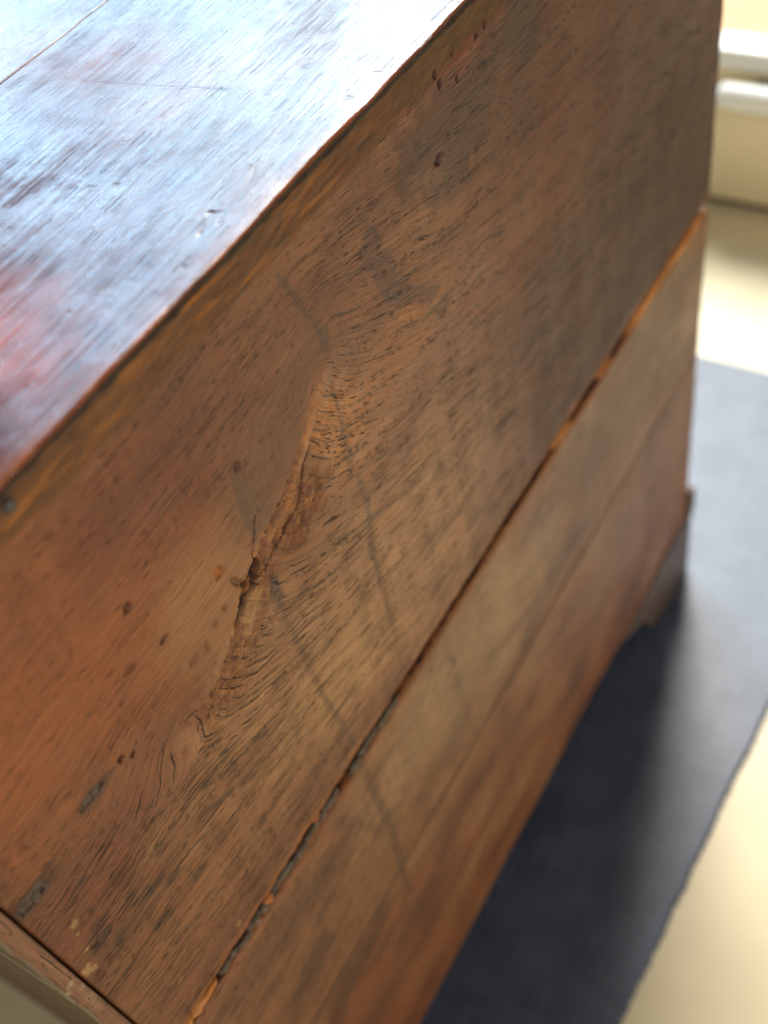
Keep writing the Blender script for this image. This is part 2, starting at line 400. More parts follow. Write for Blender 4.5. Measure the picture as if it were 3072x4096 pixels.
def wood_lower(y, z):
    """middle and lower side boards"""
    ps = lower_boards(y, z)
    C = np.ones(y.shape + (3,)) * lin((154, 112, 76))
    C = over(C, (146, 92, 52), .75 * (1 - sstep(255, 300, z + 10 * fbm(y / 60, z / 20, 201, 2))))
    big = fbm(y / 80, z / 40, 202, 4)
    C = over(C, (168, 134, 100), .7 * sstep(-.1, .5, big) * sstep(70, 200, y))
    C = over(C, (100, 72, 52), .75 * sstep(-.05, .4, -big))
    C = over(C, (178, 150, 118), .8 * blob(y, z, 255, 372, 100, 46, .6, -12, .5, 26, 203))  # greyish sheen painted into the middle board's colour
    C = over(C, (108, 80, 58), .55 * blob(y, z, 70, 395, 46, 18, .6, -10, .7, 14, 204))
    C = over(C, (112, 90, 72), .55 * blob(y, z, 480, 380, 120, 60, .6, 0, .5, 30, 205))
    C = over(C, (150, 118, 98), .7 * blob(y, z, 480, 235, 110, 60, .6, 0, .5, 30, 206))  # greyish pink glare painted into the far lower end
    C = over(C, (120, 74, 44), .5 * blob(y, z, 520, 205, 22, 60, .6, 10, .5, 20, 207))
    C = C * (1 + .2 * fbm(y / 60 + ps / 25, ps / 3.2, 208, 3) + .10 * fbm(y / 21 + ps / 8, ps / 1.2, 209, 2))[..., None]
    for pts, w, a in (([(150, 425), (152, 380), (154, 333), (151, 289), (150, 260)], 3.0, .5), ([(128, 400), (137, 380), (146, 352)], 2.6, .3),
                      ([(230, 420), (236, 350), (240, 300)], 3.0, .22), ([(60, 300), (100, 320), (150, 330), (176, 352)], 2.2, .35),
                      ([(20, 330), (60, 352), (110, 366), (160, 392)], 2.4, .22)):
        dd, ss, tt = polydist(pts, y, z)
        mk = 1 - sstep(w * .5, w * 1.5, dd + 1.2 * fbm(y / 9, z / 9, 210, 3))
        C = over(C, (84, 66, 52), a * mk)
    for k, (fy, fz, ry, rz) in enumerate(((150, 352, 16, 7), (98, 365, 10, 5), (45, 318, 20, 7), (120, 250, 30, 6), (190, 262, 36, 5), (90, 200, 40, 12), (300, 330, 30, 4), (360, 250, 40, 5))):
        b = blob(y, z, fy, fz, ry, rz, .7, -15, .6, 10, 220 + k)
        C = over(C, (92, 66, 46), .45 * b)
    # raw, rounded upper arris of the middle board, and the thin joint below it
    dg = 421.6 - 1.6 * sstep(260, 120, y) - z
    raw = (1 - sstep(2.5, 8.0, dg + 3.0 * fbm(y / 16, z / 6, 231, 3))) * .85
    C = over(C, (172, 118, 76), raw * .55)
    C = over(C, (30, 22, 16), 1 - sstep(.6, 1.7, 421.1 - 1.6 * sstep(260, 120, y) + 1.3 - z + .5 * fbm(y / 6, z / 6, 233, 3)))
    for zz in (292.0,):
        C = over(C, (96, 74, 56), .6 * (1 - sstep(1.0, 4.5, np.abs(z - zz) + 1.5 * fbm(y / 20, z / 6, 232, 2))))
    C = over(C, (190, 160, 120), .8 * blob(y, z, 16.5, 395, 1.5, 1.5, .5))
    C = over(C, (170, 140, 108), .5 * blob(y, z, 560, 398, 4, 4, .5))
    C = np.clip(C, 1e-4, 1) ** np.array([1.05, 1.14, 1.20]) * np.array([.80, .755, .70])
    H = .8 * fbm(y / 90, z / 50, 240, 3) + .15 * fbm(y / 80 + ps / 20, ps / 3, 241, 3)
    pore = .5 + 0 * y
    slit = .35 + 0 * y
    rgh = .46 + .1 * fbm(y / 30, z / 30, 242, 3) - .05
    return H, np.clip(C, .002, 1), pore, slit, np.clip(rgh, .3, .9), ps


# ------------------------------------------------------------------ node materials


def new_mat(name):
    mt = bpy.data.materials.new(name)
    mt.use_nodes = True
    nt = mt.node_tree
    b = nt.nodes['Principled BSDF']
    return mt, nt, b


def N(nt, t, **kw):
    n = nt.nodes.new(t)
    for k, v in kw.items():
        setattr(n, k, v)
    return n


def math_(nt, op, a, b=None, c=None, clamp=False):
    n = nt.nodes.new('ShaderNodeMath')
    n.operation = op
    n.use_clamp = clamp
    for i, v in enumerate((a, b, c)):
        if v is None:
            continue
        if isinstance(v, (int, float)):
            n.inputs[i].default_value = v
        else:
            nt.links.new(v, n.inputs[i])
    return n.outputs[0]


def maprange(nt, v, a, b, c=0.0, d=1.0, smooth=True):
    n = nt.nodes.new('ShaderNodeMapRange')
    n.interpolation_type = 'SMOOTHSTEP' if smooth else 'LINEAR'
    nt.links.new(v, n.inputs['Value'])
    for k, x in (('From Min', a), ('From Max', b), ('To Min', c), ('To Max', d)):
        n.inputs[k].default_value = x
    return n.outputs['Result']


def scaled(nt, vec, sx, sy, ox=0.0, oy=0.0):
    n = nt.nodes.new('ShaderNodeVectorMath')
    n.operation = 'MULTIPLY_ADD'
    nt.links.new(vec, n.inputs[0])
    n.inputs[1].default_value = (sx, sy, 0)
    n.inputs[2].default_value = (ox, oy, 0)
    return n.outputs[0]


def noise_n(nt, vec, detail=3, rough=.55, scale=1.0):
    n = nt.nodes.new('ShaderNodeTexNoise')
    n.noise_dimensions = '2D'
    nt.links.new(vec, n.inputs['Vector'])
    n.inputs['Scale'].default_value = scale
    n.inputs['Detail'].default_value = detail
    n.inputs['Roughness'].default_value = rough
    return n.outputs['Fac']


def voronoi_n(nt, vec):
    n = nt.nodes.new('ShaderNodeTexVoronoi')
    n.voronoi_dimensions = '2D'
    n.feature = 'F1'
    nt.links.new(vec, n.inputs['Vector'])
    n.inputs['Scale'].default_value = 1.0
    n.inputs['Randomness'].default_value = 1.0
    sc = nt.nodes.new('ShaderNodeSeparateColor')
    nt.links.new(n.outputs['Color'], sc.inputs[0])
    return n.outputs['Distance'], sc.outputs[0], sc.outputs[1]


def attr(nt, name, out='Fac'):
    n = nt.nodes.new('ShaderNodeAttribute')
    n.attribute_name = name
    return n.outputs[out]


def mixc(nt, fac, a, b, mode='MIX'):
    n = nt.nodes.new('ShaderNodeMix')
    n.data_type = 'RGBA'
    n.blend_type = mode
    if isinstance(fac, (int, float)):
        n.inputs[0].default_value = fac
    else:
        nt.links.new(fac, n.inputs[0])
    for i, v in ((6, a), (7, b)):
        if isinstance(v, tuple):
            n.inputs[i].default_value = v
        else:
            nt.links.new(v, n.inputs[i])
    return n.outputs[2]


def oak_material(name, bump=0.5):
    mt, nt, b = new_mat(name)
    col = attr(nt, 'tint', 'Color')
    flow = attr(nt, 'flow', 'Vector')
    pore_a, slit_a, rough_a = attr(nt, 'pore'), attr(nt, 'slit'), attr(nt, 'rough')
    # wobble the flow a little so that dashes are not ruled lines
    wv = noise_n(nt, scaled(nt, flow, .12, .35), 2)
    off = math_(nt, 'MULTIPLY', math_(nt, 'SUBTRACT', wv, .5), .7)
    cmb = N(nt, 'ShaderNodeCombineXYZ')
    nt.links.new(off, cmb.inputs[1])
    ad = N(nt, 'ShaderNodeVectorMath', operation='ADD')
    nt.links.new(flow, ad.inputs[0])
    nt.links.new(cmb.outputs[0], ad.inputs[1])
    fl = ad.outputs[0]
    sx = N(nt, 'ShaderNodeSeparateXYZ')
    nt.links.new(fl, sx.inputs[0])
    # early-wood rows every 6 mm or so
    rn = noise_n(nt, scaled(nt, flow, .02, .09, 3, 7), 2)
    ph = math_(nt, 'FRACT', math_(nt, 'ADD', math_(nt, 'MULTIPLY', sx.outputs[1], 1 / 6.2), math_(nt, 'MULTIPLY', rn, 2.2)))
    ring = math_(nt, 'MULTIPLY', maprange(nt, ph, 0, .12), maprange(nt, ph, .55, .28))
    prob = math_(nt, 'MULTIPLY', math_(nt, 'ADD', math_(nt, 'MULTIPLY', ring, .62), .10), pore_a)
    masks = []
    for (L, w, r0, ox, k) in ((6.5, .62, .30, 0, .70), (3.8, .50, .28, 31.7, .5)):
        dist, r1, r2 = voronoi_n(nt, scaled(nt, fl, 1 / L, 1 / w, ox, ox))
        rad = math_(nt, 'MULTIPLY_ADD', r2, .22, r0 - .10)
        sh = math_(nt, 'SUBTRACT', 1.0, math_(nt, 'DIVIDE', dist, rad), clamp=True)
        sh = maprange(nt, sh, 0.0, .45)
        on = math_(nt, 'LESS_THAN', r1, math_(nt, 'MULTIPLY', prob, k))
        masks.append(math_(nt, 'MULTIPLY', sh, on))
    # long drying checks
    for (L, w, r0, ox, p) in ((40, .68, .34, 11.3, .24), (18, .58, .33, 77.1, .20)):
        dist, r1, r2 = voronoi_n(nt, scaled(nt, fl, 1 / L, 1 / w, ox, ox))
        rad = math_(nt, 'MULTIPLY_ADD', r2, .25, r0 - .14)
        sh = math_(nt, 'SUBTRACT', 1.0, math_(nt, 'DIVIDE', dist, rad), clamp=True)
        sh = maprange(nt, sh, 0.0, .5)
        on = math_(nt, 'LESS_THAN', r1, math_(nt, 'MULTIPLY', slit_a, p))
        masks.append(math_(nt, 'MULTIPLY', sh, on))
    pm = masks[0]
    for q in masks[1:]:
        pm = math_(nt, 'MAXIMUM', pm, q)
    s1 = noise_n(nt, scaled(nt, flow, .014, .75), 6, .66)
    s2 = noise_n(nt, scaled(nt, flow, .10, 2.6, 5, 5), 4, .62)
    grain = math_(nt, 'ADD', math_(nt, 'MULTIPLY', s1, .58), math_(nt, 'MULTIPLY', s2, .42))
    gm = maprange(nt, grain, .32, .68, .68, 1.32, False)
    # long thin dark growth lines that run on for a hand's width
    lines = None
    for (fx, fy, ox, w) in ((.008, .70, 17, .032), (.011, 1.25, 41, .036)):
        q = noise_n(nt, scaled(nt, fl, fx, fy, ox, ox), 1.5, .5)
        ln = maprange(nt, math_(nt, 'ABSOLUTE', math_(nt, 'SUBTRACT', q, .5)), w, .004)
        br = noise_n(nt, scaled(nt, fl, .09, .9, ox + 5, ox), 3, .6)
        ln = math_(nt, 'MULTIPLY', ln, maprange(nt, br, .36, .54))
        lines = ln if lines is None else math_(nt, 'MAXIMUM', lines, ln)
    lines = math_(nt, 'MULTIPLY', lines, math_(nt, 'ADD', math_(nt, 'MULTIPLY', pore_a, .55), .12))
    gm = math_(nt, 'MULTIPLY', gm, math_(nt, 'SUBTRACT', 1.0, lines))
    pm = math_(nt, 'MAXIMUM', pm, math_(nt, 'MULTIPLY', lines, .35))
    hs = N(nt, 'ShaderNodeVectorMath', operation='SCALE')
    nt.links.new(col, hs.inputs[0])
    nt.links.new(gm, hs.inputs['Scale'])
    c2 = mixc(nt, math_(nt, 'MULTIPLY', pm, .80), hs.outputs[0], (.014, .009, .006, 1))
    nt.links.new(c2, b.inputs['Base Color'])
    hgt = math_(nt, 'SUBTRACT', math_(nt, 'MULTIPLY', grain, .9), pm)
    bp = N(nt, 'ShaderNodeBump')
    bp.inputs['Strength'].default_value = bump
    bp.inputs['Distance'].default_value = .0006
    nt.links.new(hgt, bp.inputs['Height'])
    nt.links.new(bp.outputs[0], b.inputs['Normal'])
    rr = math_(nt, 'ADD', rough_a, math_(nt, 'MULTIPLY', math_(nt, 'SUBTRACT', grain, .5), .25))
    nt.links.new(math_(nt, 'MAXIMUM', rr, math_(nt, 'MULTIPLY', pm, .8)), b.inputs['Roughness'])
    b.inputs['Specular IOR Level'].default_value = .5
    return mt


def plain_wood(name, c1, c2, rough=.5, sx=20, sy=300, bump=.3, axes=(1, 2)):
    """simple oak for pieces far out of focus; axes = (along grain, across)"""
    mt, nt, b = new_mat(name)
    tc = N(nt, 'ShaderNodeTexCoord')
    sp = N(nt, 'ShaderNodeSeparateXYZ')
    nt.links.new(tc.outputs['Object'], sp.inputs[0])
    cb = N(nt, 'ShaderNodeCombineXYZ')
    nt.links.new(sp.outputs[axes[0]], cb.inputs[0])
    nt.links.new(sp.outputs[axes[1]], cb.inputs[1])
    n1 = noise_n(nt, scaled(nt, cb.outputs[0], sx, sy), 5, .6)
    n2 = noise_n(nt, scaled(nt, cb.outputs[0], 14, 22, 3, 1), 3, .6)
    f = math_(nt, 'ADD', math_(nt, 'MULTIPLY', n1, .6), math_(nt, 'MULTIPLY', n2, .4))
    f = maprange(nt, f, .32, .68)
    c = mixc(nt, f, (*lin(c1), 1), (*lin(c2), 1))
    nt.links.new(c, b.inputs['Base Color'])
    b.inputs['Roughness'].default_value = rough
    bp = N(nt, 'ShaderNodeBump')
    bp.inputs['Strength'].default_value = bump
    bp.inputs['Distance'].default_value = .0008
    nt.links.new(n1, bp.inputs['Height'])
    nt.links.new(bp.outputs[0], b.inputs['Normal'])
    return mt


def top_polish(x, y):
    q = .36 + .16 * fbm(x / 20, y / 34, 411, 4)
    for (px, py, rx, ry_) in ((-122, 246, 24, 16), (-76, 195, 26, 13), (-45, 128, 34, 26), (-48, 288, 15, 15), (-100, 165, 24, 12)):
        q = q - .24 * blob(x, y, px, py, rx, ry_ * 1.3, .8, 25, .9, 9, 412) * (.7 + .9 * fbm(x / 2.2, y / 30, 414, 3))
    q = q * (1 + .5 * fbm(x / 1.6, y / 30, 413, 3))
    return np.clip(q, .05, .6)


def top_material():
    """old french-polished oak: dark red brown under a worn, streaky shine"""
    mt, nt, b = new_mat('polished_oak_top')
    col = attr(nt, 'tint', 'Color')
    flow = attr(nt, 'flow', 'Vector')          # x: along grain (y), y: across
    rough_a = attr(nt, 'rough')
    edge = attr(nt, 'pore')                     # 1 on the unpolished edge
    s1 = noise_n(nt, scaled(nt, flow, .03, .50), 6, .66)
    s2 = noise_n(nt, scaled(nt, flow, .16, 1.5, 9, 4), 4, .6)
    s3 = noise_n(nt, scaled(nt, flow, .9, 1.6, 2, 8), 3, .6)
    grain = math_(nt, 'ADD', math_(nt, 'ADD', math_(nt, 'MULTIPLY', s1, .5), math_(nt, 'MULTIPLY', s2, .33)), math_(nt, 'MULTIPLY', s3, .17))
    gm = maprange(nt, grain, .34, .66, .62, 1.35, False)
    hs = N(nt, 'ShaderNodeVectorMath', operation='SCALE')
    nt.links.new(col, hs.inputs[0])
    nt.links.new(gm, hs.inputs['Scale'])
    # fine scratches in all directions
    scr = None
    for k, (a, L, w) in enumerate(((20, 9, .5), (75, 7, .45), (-35, 11, .5), (-70, 6, .45), (48, 8, .5))):
        mp = N(nt, 'ShaderNodeMapping')
        mp.inputs['Rotation'].default_value = (0, 0, math.radians(a))
        nt.links.new(flow, mp.inputs['Vector'])
        dist, r1, r2 = voronoi_n(nt, scaled(nt, mp.outputs[0], 1 / L, 1 / w, 13 * k, 7 * k))
        sh = math_(nt, 'SUBTRACT', 1.0, math_(nt, 'DIVIDE', dist, .20), clamp=True)
        sh = math_(nt, 'MULTIPLY', sh, math_(nt, 'LESS_THAN', r1, .035))
        scr = sh if scr is None else math_(nt, 'MAXIMUM', scr, sh)
    scr = math_(nt, 'MULTIPLY', scr, math_(nt, 'SUBTRACT', 1.0, edge))
    # open pores
    dist, r1, r2 = voronoi_n(nt, scaled(nt, flow, 1 / 16, 1 / .55))
    po = maprange(nt, math_(nt, 'SUBTRACT', 1.0, math_(nt, 'DIVIDE', dist, .30), clamp=True), 0, .5)
    po = math_(nt, 'MULTIPLY', po, math_(nt, 'LESS_THAN', r1, .10))
    c2 = mixc(nt, math_(nt, 'MULTIPLY', po, .8), hs.outputs[0], (.012, .008, .006, 1))
    c2 = mixc(nt, math_(nt, 'MULTIPLY', scr, .35), c2, (.42, .36, .32, 1))
    nt.links.new(c2, b.inputs['Base Color'])
    bp = N(nt, 'ShaderNodeBump')
    bp.inputs['Strength'].default_value = .5
    bp.inputs['Distance'].default_value = .0005
    h = math_(nt, 'SUBTRACT', math_(nt, 'MULTIPLY', grain, 1.2), math_(nt, 'ADD', math_(nt, 'MULTIPLY', po, .6), math_(nt, 'MULTIPLY', scr, .3)))
    nt.links.new(h, bp.inputs['Height'])
    nt.links.new(bp.outputs[0], b.inputs['Normal'])
    rr = math_(nt, 'ADD', rough_a, math_(nt, 'MULTIPLY', math_(nt, 'SUBTRACT', grain, .5), .5), clamp=True)
    nt.links.new(rr, b.inputs['Roughness'])
    nt.links.new(attr(nt, 'slit'), b.inputs['Specular IOR Level'])
    return mt


MAT_OAK = oak_material('weathered_oak', .85)
MAT_TOP = top_material()
MAT_DARK = plain_wood('dark_inner_oak', (58, 42, 30), (34, 25, 18), .8)
MAT_FOOT = plain_wood('dark_stained_oak', (104, 84, 70), (72, 56, 44), .42)
MAT_BACK = plain_wood('bare_back_oak', (112, 84, 56), (84, 60, 40), .7, axes=(0, 2))
MAT_RAW = plain_wood('raw_orange_oak', (206, 140, 70), (170, 98, 40), .6, 60, 900)


def simple_mat(name, rgb, rough=.5, spec=.5, var=.12, scale=30.0, bump=0.0, metal=0.0):
    mt, nt, b = new_mat(name)
    tc = N(nt, 'ShaderNodeTexCoord')
    n = N(nt, 'ShaderNodeTexNoise')
    nt.links.new(tc.outputs['Object'], n.inputs['Vector'])
    n.inputs['Scale'].default_value = scale
    n.inputs['Detail'].default_value = 5
    c = lin(rgb)
    f = maprange(nt, n.outputs['Fac'], .3, .7)
    cc = mixc(nt, f, (*(c * (1 - var)), 1), (*np.minimum(c * (1 + var), .95), 1))
    nt.links.new(cc, b.inputs['Base Color'])
    b.inputs['Roughness'].default_value = rough
    b.inputs['Specular IOR Level'].default_value = spec
    b.inputs['Metallic'].default_value = metal
    if bump:
        bp = N(nt, 'ShaderNodeBump')
        bp.inputs['Strength'].default_value = bump
        bp.inputs['Distance'].default_value = .001
        nt.links.new(n.outputs['Fac'], bp.inputs['Height'])
        nt.links.new(bp.outputs[0], b.inputs['Normal'])
    return mt


MAT_PUTTY = simple_mat('grey_putty', (104, 93, 78), .85, .3, .35, 400, .6)
MAT_IRON = simple_mat('dull_iron_nail', (84, 80, 76), .6, .4, .3, 600, .3, .4)
MAT_FLOOR = simple_mat('cream_floor', (214, 200, 164), .38, .45, .10, 6)
MAT_CREAM = simple_mat('cream_enamel', (226, 210, 170), .35, .5, .03, 14)
MAT_WHITE = simple_mat('white_enamel', (240, 238, 226), .3, .5, .02, 14)
MAT_TAN = simple_mat('warm_tan_board', (206, 160, 106), .6, .4, .05, 10)
MAT_KICK_SHADE = simple_mat('kick_shade_black', (26, 22, 16), .7, .3, .2, 30)  # near-black stands in for the shade below the cabinet front


def rug_material():
    mt, nt, b = new_mat('woven_rug')
    tc = N(nt, 'ShaderNodeTexCoord')
    sp = N(nt, 'ShaderNodeSeparateXYZ')
    nt.links.new(tc.outputs['Object'], sp.inputs[0])
    sx = math_(nt, 'SINE', math_(nt, 'MULTIPLY', sp.outputs[0], 2 * math.pi / .0032))
    sy = math_(nt, 'SINE', math_(nt, 'MULTIPLY', sp.outputs[1], 2 * math.pi / .0032))
    wv = math_(nt, 'MULTIPLY', sx, sy)
    n = N(nt, 'ShaderNodeTexNoise')
    nt.links.new(tc.outputs['Object'], n.inputs['Vector'])
    n.inputs['Scale'].default_value = 26
    n.inputs['Detail'].default_value = 6
    cbx = N(nt, 'ShaderNodeCombineXYZ')
    nt.links.new(sp.outputs[0], cbx.inputs[0])
    nt.links.new(sp.outputs[1], cbx.inputs[1])
    weft = noise_n(nt, scaled(nt, cbx.outputs[0], 14, 190), 4, .65)
    warp = noise_n(nt, scaled(nt, cbx.outputs[0], 230, 9, 4, 4), 4, .65)
    f = math_(nt, 'ADD', math_(nt, 'MULTIPLY', wv, .25), math_(nt, 'SUBTRACT', math_(nt, 'ADD', maprange(nt, n.outputs['Fac'], .3, .7, 0, .5), math_(nt, 'ADD', weft, warp)), .75))
    c = mixc(nt, math_(nt, 'MULTIPLY', f, .8, clamp=True), (*lin((52, 60, 76)), 1), (*lin((84, 92, 108)), 1))
    nt.links.new(c, b.inputs['Base Color'])
    b.inputs['Roughness'].default_value = .42
    b.inputs['Specular IOR Level'].default_value = .75
    b.inputs['Sheen Weight'].default_value = .1
    b.inputs['Sheen Roughness'].default_value = .4
    bp = N(nt, 'ShaderNodeBump')
    bp.inputs['Strength'].default_value = .25
    bp.inputs['Distance'].default_value = .0005
    nt.links.new(wv, bp.inputs['Height'])
    nt.links.new(bp.outputs[0], b.inputs['Normal'])
    return mt


MAT_RUG = rug_material()

# ------------------------------------------------------------------ mesh helpers


def grid_mesh(name, V, mat, parent=None, attrs=None, flip=False, smooth=True):
    """V: (rows, cols, 3) metres"""
    nr, nc = V.shape[:2]
    me = bpy.data.meshes.new(name)
    idx = np.arange(nr * nc).reshape(nr, nc)
    q = np.stack([idx[:-1, :-1], idx[:-1, 1:], idx[1:, 1:], idx[1:, :-1]], -1).reshape(-1, 4)
    if flip:
        q = q[:, ::-1]
    me.vertices.add(nr * nc)
    me.vertices.foreach_set('co', V.reshape(-1).astype(np.float32))
    nf = len(q)
    me.loops.add(nf * 4)
    me.loops.foreach_set('vertex_index', q.reshape(-1).astype(np.int32))
    me.polygons.add(nf)
    me.polygons.foreach_set('loop_start', np.arange(0, nf * 4, 4, dtype=np.int32))
    me.polygons.foreach_set('use_smooth', np.full(nf, smooth))
    me.update(calc_edges=True)
    for k, a in (attrs or {}).items():
        if a.ndim == 2:
            at = me.attributes.new(k, 'FLOAT', 'POINT')
            at.data.foreach_set('value', a.reshape(-1).astype(np.float32))
        elif k == 'tint':
            at = me.attributes.new(k, 'FLOAT_COLOR', 'POINT')
            c4 = np.concatenate([a, np.ones(a.shape[:2] + (1,))], -1)
            at.data.foreach_set('color', c4.reshape(-1).astype(np.float32))
        else:
            at = me.attributes.new(k, 'FLOAT_VECTOR', 'POINT')
            at.data.foreach_set('vector', a.reshape(-1).astype(np.float32))
    me.materials.append(mat)
    o = bpy.data.objects.new(name, me)
    COL.objects.link(o)
    if parent:
        o.parent = parent
    return o


def mesh(name, verts, faces, mat, parent=None, smooth=False):
    me = bpy.data.meshes.new(name)
    me.from_pydata(verts, [], faces)
    me.update()
    if smooth:
        me.polygons.foreach_set('use_smooth', [True] * len(me.polygons))
    me.materials.append(mat)
    o = bpy.data.objects.new(name, me)
    COL.objects.link(o)
    if parent:
        o.parent = parent
    return o


def box(name, a, b, mat, parent=None, bevel=0.0, seg=3):
    (x0, y0, z0), (x1, y1, z1) = a, b
    v = [(x0, y0, z0), (x1, y0, z0), (x1, y1, z0), (x0, y1, z0), (x0, y0, z1), (x1, y0, z1), (x1, y1, z1), (x0, y1, z1)]
    f = [(0, 3, 2, 1), (4, 5, 6, 7), (0, 1, 5, 4), (1, 2, 6, 5), (2, 3, 7, 6), (3, 0, 4, 7)]
    o = mesh(name, v, f, mat, parent)
    if bevel:
        md = o.modifiers.new('bevel', 'BEVEL')
        md.width = bevel
        md.segments = seg
        md.limit_method = 'NONE'
        o.data.polygons.foreach_set('use_smooth', [True] * len(o.data.polygons))
    return o


def prism(name, outline, x0, x1, mat, parent=None, bevel=0.0):
    """outline in (y, z) extruded along x"""
    n = len(outline)
    v = [(x0, p[0], p[1]) for p in outline] + [(x1, p[0], p[1]) for p in outline]
    f = [tuple(range(n))[::-1], tuple(range(n, 2 * n))]
    f += [(i, (i + 1) % n, n + (i + 1) % n, n + i) for i in range(n)]
    o = mesh(name, v, f, mat, parent)
    if bevel:
        md = o.modifiers.new('bevel', 'BEVEL')
        md.width = bevel
        md.segments = 2
        md.limit_method = 'ANGLE'
    return o


def empty(name, loc, label, cat, group=None):
    o = bpy.data.objects.new(name, None)
    COL.objects.link(o)
    o.location = loc
    o['label'] = label
    o['category'] = cat
    return o


# ------------------------------------------------------------------ setting: floor
fl = box('floor', (-3.0, -2.2, -.02), (3.0, 3.6, 0), MAT_FLOOR)
fl['kind'] = 'structure'

# ------------------------------------------------------------------ rug
RUGZ = .004
n_ = 900
ry = np.linspace(.03, .888, n_)
rows = []
prof = [(-.62, .0004), (-.62, RUGZ * .7), (-.618, RUGZ), (-.3, RUGZ), (0.0, RUGZ), (.06, RUGZ), (.09, RUGZ), (0.5, RUGZ), (1, RUGZ), (2, RUGZ * .6), (2, .0004)]
wav = .0018 * np.array([fbm(np.array([q / .03]), np.array([.3]), 7, 3)[0] for q in ry]) + .0004 * np.sin(ry / .0021)
right = .1085 + (ry - .2) * .030 + wav
V = np.zeros((len(prof), n_, 3))
for i, (px, pz) in enumerate(prof):
    V[i, :, 0] = right - .002 if px == 1 else (right - .004 if px == .5 else (right if px == 2 else px))
    V[i, :, 1] = ry
    V[i, :, 2] = pz
    V[i, 0, 2] = min(pz, .0004)
    V[i, -1, 2] = min(pz, .0004)
rug = grid_mesh('rug', V, MAT_RUG, flip=True)
rug['label'] = 'dark blue-grey flat woven rug under the wooden chest'
rug['category'] = 'rug'

# ------------------------------------------------------------------ chest
LEN, TOPZ, DEEP = .600, .705, .82
chest = empty('wooden_chest', (-DEEP / 2, LEN / 2, RUGZ), 'old oak chest with weathered split side boards and shiny worn top', 'chest')
OFF = Vector(chest.location)


def adopt(o):
    o.parent = chest
    o.matrix_parent_inverse = Matrix.Translation(-OFF)
    return o


def edged(a, b, step_edge, step, edge=.004):
    """samples from a to b, finer at both ends"""
    e1 = np.arange(a, a + edge - step_edge * .5, step_edge)
    e2 = np.arange(b, b - edge + step_edge * .5, -step_edge)[::-1]
    n = max(2, int(round((b - edge - a - edge) / step)))
    return np.concatenate([e1, np.linspace(a + edge, b - edge, n), e2])


def round_off(e, r):
    e = np.clip(e, 0, r)
    return r - np.sqrt(np.maximum(r * r - (r - e) ** 2, 0))


def side_board(ys, z0, z1, zs01, fn, rlo, rhi, jlo, jhi, mat, depth=.018):
    """one board of the side: relief front, edges turned back into the carcass"""
    ny = len(ys)
    zlo = z0 + jlo(ys)
    zhi = z1 + jhi(ys)
    Zf = zlo[None, :] + (zhi - zlo)[None, :] * zs01[:, None]
    Yf = np.repeat(ys[None, :], len(zs01), 0)
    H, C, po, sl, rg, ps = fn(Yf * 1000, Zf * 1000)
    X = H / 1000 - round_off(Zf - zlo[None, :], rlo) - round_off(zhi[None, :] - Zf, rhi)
    X = X - round_off(Yf - ys[0], .0012) - round_off(ys[-1] - Yf, .0025)
    V = np.stack([X, Yf, Zf], -1)

    def pad(a, fnc=None):
        a = np.concatenate([a[:1], a, a[-1:]], 0)
        return np.concatenate([a[:, :1], a, a[:, -1:]], 1)
    V = pad(V).copy()
    V[0, :, 0] = V[-1, :, 0] = -depth
    V[:, 0, 0] = V[:, -1, 0] = -depth
    fl_ = np.stack([Yf * 1000, ps, 0 * Yf], -1)
    Cp = pad(C)
    Cp[0, :] = Cp[-1, :] = lin((32, 24, 17))
    at = dict(tint=Cp, flow=pad(fl_), pore=pad(po), slit=pad(sl), rough=pad(rg))
    return adopt(grid_mesh('side_board', V, mat, None, at, flip=False))


Y0 = .0042
ysf = np.concatenate([edged(Y0, .370, .0003, .00043, .003), np.linspace(.3706, .597, 190), np.arange(.5972, LEN, .0003)])
zf = edged(.4295, .6885, .00035, .00043, .004)
zf01 = (zf - zf[0]) / (zf[-1] - zf[0])
jl = lambda y: .0018 * fbm(y * 60, y * 0 + .3, 301, 4) + .0005 * noise(y * 400, y * 0 + .3, 302)
zero = lambda y: 0 * y
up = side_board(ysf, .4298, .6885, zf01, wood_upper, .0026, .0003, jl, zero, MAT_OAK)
up['label'] = 'wide top side board with knot, cracks and torn grain'

ysm = np.concatenate([edged(Y0, .300, .0008, .0014, .004), np.linspace(.3022, LEN, 130)])
z01m = (lambda q: (q - q[0]) / (q[-1] - q[0]))(edged(.293, .4214, .0003, .0013, .006))
jm = lambda y: -.0016 * sstep(.26, .12, y) + .0017 * fbm(y * 45, y * 0 + .7, 311, 4) + .0004 * noise(y * 260, y * 0 + .7, 312)
jb = lambda y: .0012 * fbm(y * 12, y * 0 + .2, 313, 3)
mid = side_board(ysm, .2925, .4214, z01m, wood_lower, .0016, .0036, jb, jm, MAT_OAK)
z01l = (lambda q: (q - q[0]) / (q[-1] - q[0]))(edged(.093, .2910, .0004, .0016, .006))
low_ = side_board(ysm, .0930, .2913, z01l, wood_lower, .003, .0016, zero, jb, MAT_OAK)

# dark batten behind the open joint, with the old filler and splinters in it
adopt(box('joint_batten', (-.030, .006, .405), (-.0085, .597, .448), MAT_DARK))
adopt(box('joint_batten', (-.030, .006, .28), (-.006, .597, .304), MAT_DARK))


